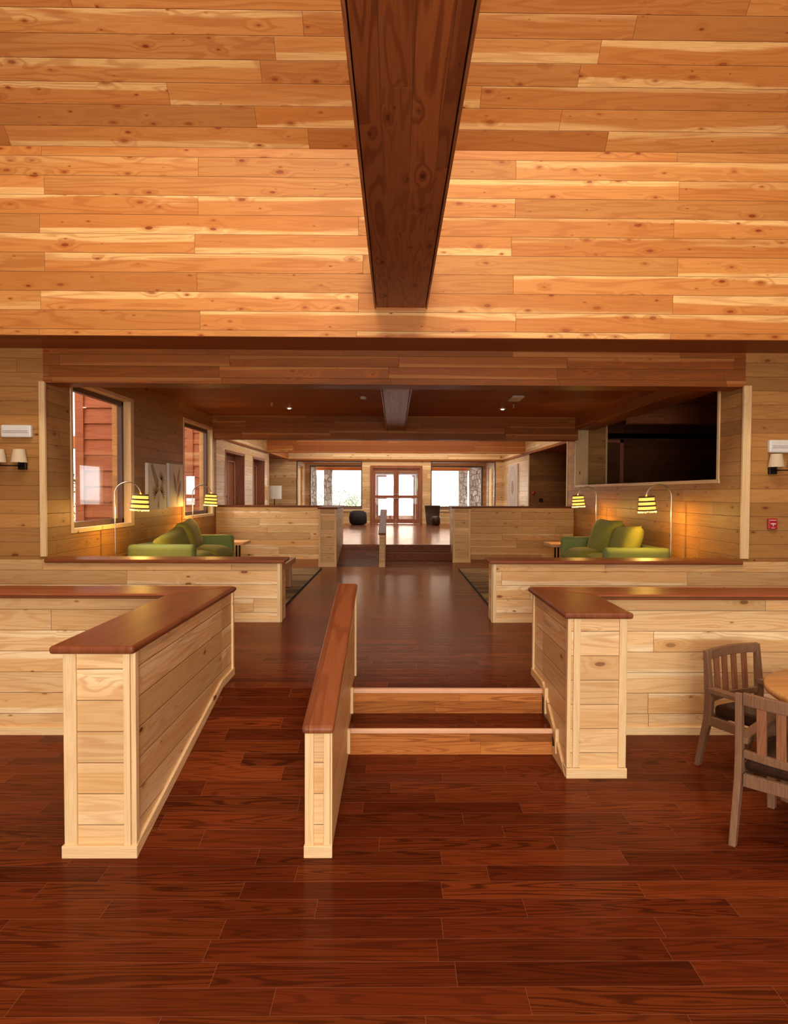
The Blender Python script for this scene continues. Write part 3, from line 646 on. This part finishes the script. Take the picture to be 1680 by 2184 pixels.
# ------------------------------------------------------------------ sofas
def sofa(label, s, y0, y1, xb, xf, tops):
    """s=+1: back on the left wall facing +X; xb back X, xf front X"""
    t = thing('sofa', label, 'sofa', ((xb+xf)/2, (y0+y1)/2, Z1), group='green two-seat sofas')
    def bx(a, b, c, d, e, f): return (min(a, b), max(a, b), c, d, e, f)
    ah = .64; aw = .17
    obj('base', B(bx(xb+s*.02, xf-s*.02, y0+.02, y1-.02, Z1+.08, Z1+.28)), green_f, t, .02, 3)
    obj('arm', B(bx(xb, xf, y0, y0+aw, Z1+.06, Z1+ah)), green_f, t, .06, 5)
    obj('arm', B(bx(xb, xf, y1-aw, y1, Z1+.06, Z1+ah)), green_f, t, .06, 5)
    obj('backrest', B(bx(xb, xb+s*.2, y0+.1, y1-.1, Z1+.06, Z1+ah-.01)), green_f, t, .06, 5)
    ym = (y0+y1)/2
    for a, b in ((y0+aw, ym), (ym, y1-aw)):
        bm = NB(); R = Matrix.Translation(((xb+s*.2+xf)/2, (a+b)/2, Z1+.375)) @ Matrix.Rotation(PI/2, 4, 'X')
        pillow(bm, abs(xf-xb)-.16, .27, (b-a)+.0, R, .0); obj('seat_cushion', bm, cush_f, t)
    for (yc, zc, rx, rz, w, h) in tops:
        bm = NB(); R = Matrix.Translation((xb+s*.36, yc, Z1+zc)) @ Matrix.Rotation(s*rz, 4, 'Z') @ Matrix.Rotation(-s*PI/2, 4, 'Z') @ Matrix.Rotation(.32, 4, 'X') @ Matrix.Rotation(rx, 4, 'Y')
        pillow(bm, w, .26, h, R, .45); obj('back_cushion', bm, cush_f, t)
    for a in (xb+s*.06, xf-s*.06):
        for b in (y0+.06, y1-.06): obj('leg', B((a-.02, a+.02, b-.02, b+.02, Z1+.001, Z1+.08)), black_m, t)
sofa('green two-seat sofa against the left wall below the botanical pictures', 1, 8.72, 10.95, -3.44, -2.57, [(9.44, .585, .13, .0, 1.12, .40), (10.22, .65, .06, .06, .84, .50)])
sofa('green two-seat sofa against the right wall below the dark loft opening', -1, 8.42, 10.75, 3.46, 2.62, [(9.10, .65, .05, .05, .88, .50), (9.98, .67, .0, -.1, .84, .56)])

# ------------------------------------------------------------------ arc lamps
def arc_lamp(label, x, y, s, z0):
    t = thing('arc_floor_lamp', label, 'lamp', (x, y, z0), group='arched floor lamps by the sofas')
    bm = NB(); lathe(bm, [(.13, 0), (.13, .018), (.12, .026), (.03, .03)], (x, y, z0), 32); obj('base', bm, black_m, t)
    bm = NB(); pts = [(x, y, z0+.02), (x, y, z0+.6), (x, y, z0+1.2)]; R = .155; zc = z0+1.285
    for i in range(17):
        a = PI-PI*i/16*.93; pts.append((x+s*(R+R*math.cos(a)), y, zc+R*.95*math.sin(a)))
    xe = pts[-1][0]; ze = pts[-1][2]; pts.append((xe+s*.003, y, ze-.03)); tube(bm, pts, .0085, 10); obj('pole', bm, steel, t)
    zt = 1.615; zb = 1.405
    tilt = Matrix.Translation((xe, y, zt)) @ Matrix.Rotation(s*.06, 4, 'Y')
    sh = NB(); prof = [(.088, 0), (.094, -.05), (.101, -.11), (.105, -.165)]
    lathe(sh, prof, (0, 0, 0), 40, False); bmesh.ops.transform(sh, matrix=tilt, verts=sh.verts); o = obj('lamp_shade', sh, shade_glow, t)
    bm = NB()
    for r_, z_ in ((.091, 0), (.098, -.055), (.104, -.108), (.109, -.163)):
        for k in range(2): lathe2 = [(r_+.005*math.cos(q), z_+.007*math.sin(q)-.006*k) for q in [PI*2*j/8 for j in range(9)]]; lathe(bm, lathe2, (0, 0, 0), 40, False)
    n = 26
    for r in range(12):
        zz = -.012-.0137*r
        if min(abs(zz-q) for q in (0, -.055, -.108, -.163)) < .008: continue
        rr = .092+(.108-.092)*(-zz/.165)
        for k in range(n):
            a = 2*PI*(k+.5*(r % 2))/n
            bmesh.ops.create_icosphere(bm, subdivisions=1, radius=.0042, matrix=Matrix.Translation((rr*math.cos(a), rr*math.sin(a), zz)))
    bmesh.ops.transform(bm, matrix=tilt, verts=bm.verts); sub('bead_cords', bm, cord_m, o, t)
    bm = NB()
    for k in range(44):
        a = 2*PI*k/44; ln = .020+.010*rnd.random(); box(bm, -.0035, .0035, -.002, .002, -.170-ln, -.168, Matrix.Rotation(a, 4, 'Z') @ Matrix.Translation((0, .107, 0)))
    bmesh.ops.transform(bm, matrix=tilt, verts=bm.verts); sub('fringe', bm, emit_fringe, o, t)
    bm = NB(); bmesh.ops.create_uvsphere(bm, u_segments=14, v_segments=10, radius=.03, matrix=Matrix.Translation((xe, y, zt-.12))); obj('bulb', bm, bulb_m, t)
    l = bpy.data.lights.new('lamp_light', 'POINT'); l.energy = 22; l.color = (1, .58, .12); l.shadow_soft_size = .035
    lo = bpy.data.objects.new('lamp_light', l); lo.location = (xe-x, 0, zb+.005-z0); C.objects.link(lo); lo.parent = t
    return t
emit_fringe = emit('glowing_fringe', (1, .72, .24), 1.7)
arc_lamp('arched floor lamp with glowing beaded shade beside the near lounge window', -3.36, 8.2, 1, Z1)
arc_lamp('arched floor lamp with glowing beaded shade beside the far lounge window', -3.35, 11.3, 1, Z1)
arc_lamp('arched floor lamp with glowing beaded shade at the near end of the right sofa', 3.37, 8.25, -1, Z1)
arc_lamp('smaller-looking arched floor lamp with glowing shade beyond the right sofa', 3.37, 11.35, -1, Z1)

# ------------------------------------------------------------------ rugs and tables
def rug(label, xa, xb, ya, yb):
    t = thing('rug', label, 'rug', ((xa+xb)/2, (ya+yb)/2, Z1), group='woven lounge rugs')
    obj('weave', B((xa+.014, xb-.014, ya+.014, yb-.014, Z1+.001, Z1+.014)), rug_m, t)
    obj('border', B((xa, xb, ya, ya+.014, Z1+.001, Z1+.016), (xa, xb, yb-.014, yb, Z1+.001, Z1+.016), (xa, xa+.014, ya, yb, Z1+.001, Z1+.016), (xb-.014, xb, ya, yb, Z1+.001, Z1+.016)), blackw, t)
rug('brown striped woven rug on the left lounge floor', -2.5, -1.26, 7.75, 11.75)
rug('brown striped woven rug on the right lounge floor', 1.10, 2.58, 7.75, 11.75)
slab_m = wood('pale_slab', 'x', pitch=90, blen=90, seed=77, cols=((.62, .36, .18), (.62, .36, .18)), ring=(.45, .22, .09), knot=.1, rough=.4)
def slab_table(label, xa, xb, ya, yb, h, z, name='side_table', th=.055, ins=.16, lr=.014):
    t = thing(name, label, 'table', ((xa+xb)/2, (ya+yb)/2, z))
    obj('tabletop', B((xa, xb, ya, yb, z+h-th, z+h)), slab_m, t, .006)
    for a in (xa+ins, xb-ins):
        for b in (ya+ins, yb-ins): obj('leg', B((a-lr, a+lr, b-lr, b+lr, z+.001, z+h-th)), black_m if lr < .03 else slab_m, t, .003)
slab_table('pale wooden side table beyond the left sofa', -3.1, -2.56, 11.55, 12.1, .47, Z1)
slab_table('pale wooden side table beyond the right sofa', 2.62, 3.15, 11.35, 11.9, .47, Z1)
slab_table('low thick wooden coffee table on the left rug', -2.2, -1.38, 8.3, 9.5, .40, Z1+.014, 'coffee_table', .07, .10, .05)
# round dining table
t = thing('round_table', 'round wooden dining table at the right edge beside the two chairs', 'table', (2.31, 3.20, 0))
bm = NB(); lathe(bm, [(.40, .655), (.465, .662), (.48, .673), (.48, .695), (.474, .702)], (2.31, 3.20, 0), 72); obj('tabletop', bm, table_m, t)
bm = NB(); lathe(bm, [(.13, 0), (.13, .02), (.05, .05), (.035, .12), (.035, .60), (.12, .655)], (2.39, 3.28, .001), 36); obj('pedestal', bm, black_m, t)

# ------------------------------------------------------------------ chairs (local, facing +Y, origin on the floor under the seat centre)
def chair(label, loc, rz):
    t = thing('dining_armchair', label, 'chair', loc, rz, 'teak armchairs at the round table')
    P = lambda n, bm, m, bv=.004: obj(n, bm, m, t, bv, 2, world=False)
    w = .50; hb = .715
    for s in (-1, 1):
        x = s*(w/2-.02)
        bm = NB(); prism(bm, [(-.345, 0), (-.315, 0), (-.235, .30), (-.228, .42), (-.262, hb-.005), (-.292, hb), (-.278, .42), (-.285, .30)], 'x', x-.016, x+.016); P('leg', bm, chair_m)
        bm = NB(); beam4(bm, (s*(w/2-.03), .225, 0), (s*(w/2-.025), .215, .47), .036, .036, .046, .046); P('leg', bm, chair_m)
        bm = NB(); prism(bm, [(-.25, .465), (.20, .465), (.255, .460), (.265, .475), (.25, .488), (-.25, .497)], 'x', s*(w/2-.025)-.028, s*(w/2-.025)+.028); P('armrest', bm, chair_m)
        P('side_rail', B((x-.012, x+.012, -.25, .21, .268, .325)), chair_m)
    bm = NB(); N = 10
    def curve(u): return -.277-.030*(1-u*u)
    def rail(bm, za, zb, dy, th=.026, wx=w/2-.038):
        vs = []
        for i in range(N+1):
            u = -1+2*i/N; y = curve(u)+dy; x = u*wx
            vs.append([bm.verts.new((x, y-th/2, za)), bm.verts.new((x, y+th/2, za)), bm.verts.new((x, y+th/2, zb)), bm.verts.new((x, y-th/2, zb))])
        for a, b in zip(vs, vs[1:]):
            for k in range(4): bm.faces.new((a[k], a[(k+1) % 4], b[(k+1) % 4], b[k]))
        bm.faces.new(vs[0]); bm.faces.new(vs[-1][::-1]); bmesh.ops.recalc_face_normals(bm, faces=bm.faces[:])
    rail(bm, hb-.056, hb+.002, .004); P('top_rail', bm, chair_m)
    bm = NB(); rail(bm, .405, .442, .022); P('back_rail', bm, chair_m)
    for k in range(4):
        u = (-.6+.4*k); x = u*(w/2-.038); bm = NB()
        prism(bm, [(curve(u)+.016, .435), (curve(u)+.030, .435), (curve(u)+.012, hb-.05), (curve(u)-.003, hb-.05)], 'x', x-.021, x+.021); P('slat', bm, slat_m, .003)
    P('front_rail', B((-w/2+.04, w/2-.04, .195, .225, .268, .325)), chair_m)
    rr = P('rear_rail', B((-w/2+.04, w/2-.04, -.27, -.245, .268, .330)), chair_m)
    bm = NB(); box(bm, -w/2+.03, w/2-.03, -.235, .24, .325, .398); P('seat_cushion', bm, leather, .028)
    for k in range(9):
        bm = NB(); bmesh.ops.create_icosphere(bm, subdivisions=2, radius=.004, matrix=Matrix.Translation((-w/2+.06+k*(w-.12)/8, -.272, .327))); obj('tack', bm, steel, rr, world=False)
    return t
def place(px, py, fx, fy):       # rear-left foot position + facing
    a = math.atan2(fy, fx)-PI/2; c, s = math.cos(a), math.sin(a); lx, ly = -.23, -.33
    return (px-(c*lx-s*ly), py-(s*lx+c*ly), 0), a
l, a = place(1.592, 3.13, .707, .707); chair('weathered teak armchair nearest the camera, seen from behind, cut by the right edge', l, a)
l, a = place(1.85, 4.08, .45, -.89)
c_, s_ = math.cos(a), math.sin(a)
l = (1.85-(c_*.23-s_*-.33), 4.08-(s_*.23+c_*-.33), 0)
chair('weathered teak armchair standing against the right cross wall, behind the nearer chair', l, a)

# ------------------------------------------------------------------ pictures
def leafpoly(bm, x, p, d, ln, w, n=8):
    """flat leaf in the YZ plane, p=(y,z) root, d angle, ln length, w half width"""
    dy, dz = math.cos(d), math.sin(d); L_, R_ = [], []
    for i in range(n+1):
        u = i/n; ww = w*math.sin(PI*min(1, u*.93+.04))**.8; c = (p[0]+dy*ln*u, p[1]+dz*ln*u)
        L_.append((c[0]-dz*ww, c[1]+dy*ww)); R_.append((c[0]+dz*ww, c[1]-dy*ww))
    pts = L_+R_[::-1]; f1 = [bm.verts.new((x, q[0], q[1])) for q in pts]; bm.faces.new(f1)
def picture(label, y0, y1, z0, z1):
    t = thing('canvas_picture', label, 'picture', (XL, (y0+y1)/2, z0))
    obj('canvas', B((XL+.001, XL+.045, y0, y1, z0, z1)), canvas_m, t, .003); return t
t = picture('canvas with brown palm fronds, left one of the two botanical pictures', 9.65, 10.42, 1.39, 2.06)
X = XL+.047; bm = NB(); yc = 10.07
for (py, pz, d0, n, ln) in ((yc-.10, 1.62, 2.2, 13, .19), (yc+.14, 1.63, .9, 12, .17), (yc+.12, 1.83, 1.0, 11, .15)):
    for k in range(n): leafpoly(bm, X, (py, pz), d0-1.7+3.4*k/(n-1), ln*(.85+.15*math.sin(k)), .011)
for k in range(15):
    u = k/14; p = (yc-.02-.25*u, 1.72+.30*u)
    leafpoly(bm, X, p, 2.2+.75, .11*(1-.5*u), .010); leafpoly(bm, X, p, 2.2-.75, .11*(1-.5*u), .010)
for q in ((yc, 1.40, 1.57, .36, .006), (yc, 1.50, 2.0, .26, .005), (yc, 1.45, 1.1, .32, .005), (yc, 1.42, 2.1, .25, .004), (yc-.01, 1.40, 1.62, .10, .03)): leafpoly(bm, X, (q[0], q[1]), q[2], q[3], q[4])
obj('palm_fronds', bm, tan_m, t)
t = picture('canvas with three brown banana leaves, right one of the two botanical pictures', 10.54, 11.24, 1.41, 2.09)
bm = NB(); yc = 10.93
for (py, pz, d, ln, w) in ((yc-.04, 1.62, 1.95, .36, .050), (yc+.01, 1.75, 1.20, .30, .048), (yc+.03, 1.56, 1.10, .30, .058)): leafpoly(bm, X, (py, pz), d, ln, w, 12)
for q in ((yc, 1.43, 1.80, .22, .004), (yc, 1.43, 1.5, .33, .004), (yc, 1.43, 1.3, .16, .004)): leafpoly(bm, X, (q[0], q[1]), q[2], q[3], q[4])
obj('banana_leaves', bm, tan_m, t)
# round-patterned panel in the hall
t = thing('wall_panel', 'white hanging panel with a round lace pattern on the right hall wall', 'wall art', (3.59, 20.6, 1.15))
obj('panel', B((3.565, 3.598, 19.8, 21.4, 1.12, 2.52)), plain('pale_textile', (.66, .54, .46), .9, nscale=40, var=.1), t)
bm = NB()
def disc(bm, r0, r1, y, z, x, n=40):
    a = [bm.verts.new((x, y+r0*math.cos(2*PI*i/n), z+r0*math.sin(2*PI*i/n))) for i in range(n)]
    if r1 is None: bm.faces.new(a); return
    b = [bm.verts.new((x, y+r1*math.cos(2*PI*i/n), z+r1*math.sin(2*PI*i/n))) for i in range(n)]
    for i in range(n): bm.faces.new((a[i], a[(i+1) % n], b[(i+1) % n], b[i]))
disc(bm, .22, None, 20.6, 1.82, 3.562)
for r in (.42, .50): 
    for k in range(28): disc(bm, .020, None, 20.6+r*math.cos(2*PI*k/28), 1.82+r*math.sin(2*PI*k/28), 3.562, 8)
disc(bm, .60, .62, 20.6, 1.82, 3.562)
obj('round_pattern', bm, tan_m, t)

# ------------------------------------------------------------------ wall fixtures
def emergency(label, x0, x1, z0, z1):
    t = thing('emergency_light', label, 'light', ((x0+x1)/2, YH, z0)); y = YH
    obj('housing', B((x0, x1, y-.055, y-.001, z0, z1)), white_pl, t, .014)
    obj('diffuser', B((x0+.02, x1-.02, y-.064, y-.052, z0+.05, z1-.015)), white_pl, t, .006)
    obj('seam', B((x0+.025, x1-.025, y-.0665, y-.063, (z0+z1)/2+.001, (z0+z1)/2+.006)), plain('grey_seam', (.35, .33, .3), .5), t)
emergency('white emergency light box on the left flank wall above the two-shade sconce', -3.93, -3.63, 2.185, 2.31)
emergency('white emergency light box at the right edge above the sconce', 3.78, 4.08, 2.07, 2.20)
def sconce(label, x, z, dx):
    t = thing('wall_sconce', label, 'lamp', (x, YH, z)); y = YH-.09
    obj('mount', B((x-.038, x+.038, YH-.045, YH-.001, z-.04, z+.03)), black_m, t, .003)
    bm = NB(); tube(bm, [(x, YH-.04, z), (x+dx*.4, y, z-.002), (x+dx, y, z)], .006); obj('arm', bm, black_m, t)
    for cx in (x, x+dx):
        bm = NB(); tube(bm, [(cx, y, z-.015), (cx, y, z+.05)], .010); obj('stem', bm, black_m, t)
        bm = NB(); lathe(bm, [(.076, .03), (.054, .160)], (cx, y, z), 32, False); obj('lamp_shade', bm, linen, t)
sconce('black wall sconce with two cream shades at the left edge', -3.73, 1.905, -.205)
sconce('black wall sconce with cream shades at the right edge', 3.83, 1.895, .20)
t = thing('fire_alarm_pull', 'red fire alarm pull station on the right flank wall', 'alarm', (3.84, YH, 1.3))
obj('plate', B((3.795, 3.885, YH-.035, YH-.001, 1.295, 1.405)), red_pl, t, .006)
obj('handle', B((3.815, 3.865, YH-.042, YH-.034, 1.345, 1.356), (3.837, 3.843, YH-.042, YH-.034, 1.325, 1.346)), white_pl, t)
obj('lettering', B((3.807, 3.873, YH-.0362, YH-.0348, 1.384, 1.390)), white_pl, t)
obj('lettering', B((3.822, 3.860, YH-.0362, YH-.0348, 1.306, 1.311)), white_pl, t)

# ceiling fittings in the lounge
def downlight(label, x, y):
    t = thing('recessed_downlight', label, 'light', (x, y, ZC-.01), group='lounge downlights')
    bm = NB(); lathe(bm, [(.030, 0), (.055, -.004), (.058, 0), (.056, .009)], (x, y, ZC-.010), 28, False); obj('ring', bm, white_pl, t)
    bm = NB(); lathe(bm, [(.032, 0), (.020, -.014)], (x, y, ZC-.006), 24); obj('bulb', bm, spot_glow, t)
    l = bpy.data.lights.new('downlight_beam', 'SPOT'); l.energy = 30; l.spot_size = 1.2; l.spot_blend = .7; l.color = (1, .78, .5); l.shadow_soft_size = .03
    lo = bpy.data.objects.new('downlight_beam', l); lo.location = (0, 0, -.03); C.objects.link(lo); lo.parent = t
downlight('small lit downlight in the lounge ceiling left of the short beam', -1.86, 12.0)
downlight('small lit downlight in the lounge ceiling right of the short beam', 1.88, 11.95)
def sprinkler(label, x, y):
    t = thing('sprinkler_head', label, 'sprinkler', (x, y, ZC-.05)); 
    bm = NB(); lathe(bm, [(.022, .048), (.022, .042), (.006, .04), (.006, .01), (.018, .006), (.018, 0)], (x, y, ZC-.05), 16); obj('head', bm, white_pl, t)
sprinkler('tiny ceiling sprinkler beside the left downlight', -2.05, 11.35)
sprinkler('tiny ceiling sprinkler beside the right downlight', 1.98, 11.4)
t = thing('smoke_detector', 'small white smoke detector on the lounge ceiling just left of the beam', 'detector', (-.49, 10.55, ZC-.04))
bm = NB(); lathe(bm, [(.03, 0), (.05, .01), (.055, .039)], (-.49, 10.55, ZC-.04), 24); obj('body', bm, white_pl, t)
t = thing('ceiling_sign_box', 'white rectangular ceiling fitting right of the lounge beam', 'light', (1.86, 10.6, ZC-.03))
obj('body', B((1.77, 1.95, 10.3, 10.75, ZC-.035, ZC-.001)), white_pl, t, .006)

# ------------------------------------------------------------------ hall objects
t = thing('pouf', 'black shaggy woven pouf on the floor left of the glazed doors', 'pouf', (-1.18, 21.8, Z2))
bm = NB(); lathe(bm, [(.20, .003), (.27, .06), (.285, .22), (.26, .38), (.17, .44), (.05, .45)], (-1.18, 21.8, Z2), 40)
for v in bm.verts: v.co += Vector((rnd.uniform(-1, 1), rnd.uniform(-1, 1), rnd.uniform(0, .6)))*.014
obj('body', bm, blackw, t)
t = thing('wicker_basket', 'tall brown wicker basket against the wall right of the glazed doors', 'basket', (1.22, 22.05, Z2))
bm = NB(); lathe(bm, [(.19, .002), (.205, .1), (.225, .3), (.25, .6), (.262, .61), (.245, .62), (.235, .6), (.2, .1), (.0, .06)], (1.22, 22.05, Z2), 40, False); obj('body', bm, wicker, t)
bm = NB()
for k in range(9): lathe(bm, [(.205+.0045*k+.006*math.cos(q), .08+.06*k+.006*math.sin(q)) for q in [2*PI*j/6 for j in range(7)]], (1.22, 22.05, Z2), 36, False)
obj('woven_bands', bm, wicker, t)
t = thing('dark_stool', 'low dark brown pouf in front of the wicker basket', 'pouf', (1.30, 21.55, Z2))
bm = NB(); lathe(bm, [(.10, .002), (.135, .05), (.14, .2), (.125, .29), (.05, .31)], (1.30, 21.55, Z2), 32); obj('body', bm, leather, t)
t = thing('standing_lamp', 'large white drum shade standing behind the left partition', 'lamp', (-3.50, 19.6, Z2))
t.location = (-3.42, 19.35, Z2)
bm = NB(); lathe(bm, [(.20, .84), (.20, 1.04), (.20, 1.215)], (-3.42, 19.35, Z2), 40, False); obj('lamp_shade', bm, paper_m, t)
bm = NB(); lathe(bm, [(.12, 0.002), (.12, .02), (.015, .03), (.012, .95)], (-3.42, 19.35, Z2), 24); obj('stand', bm, black_m, t)
t = thing('alarm_bell', 'small red round alarm on the dark corridor wall', 'alarm', (3.74, 18.33, 1.66))
bm = NB(); lathe(bm, [(.0, .05), (.03, .045), (.045, .02), (.045, .0)], (0, 0, 0), 24, False); bmesh.ops.rotate(bm, verts=bm.verts, matrix=Matrix.Rotation(PI/2, 3, 'X')); bmesh.ops.translate(bm, verts=bm.verts, vec=(3.74, 18.329, 1.66)); obj('dome', bm, red_pl, t)
t = thing('wall_thermostat', 'small black square switch on the dark corridor wall', 'switch', (3.95, 18.4, 1.5))
obj('body', B((3.89, 3.98, 18.30, 18.329, 1.42, 1.51)), black_m, t, .004)
t = thing('paper_stack', 'small white object on the partition cap in the right corner', 'papers', (2.55, 13.55, H2+.037))
obj('sheets', B((2.50, 2.58, 13.52, 13.62, H2+.0365, H2+.055)), white_pl, t)
t = thing('door_plaque', 'pale green oval plaque hanging in the right glazed door', 'sign', (.72, YD+.015, 1.95))
bm = NB(); prism(bm, [(.725+.038*math.cos(2*PI*i/28), 1.93+.24*math.sin(2*PI*i/28)) for i in range(28)], 'y', YD+.006, YD+.014)
obj('plate', bm, plain('pale_green_paint', (.55, .62, .42), .5), t)
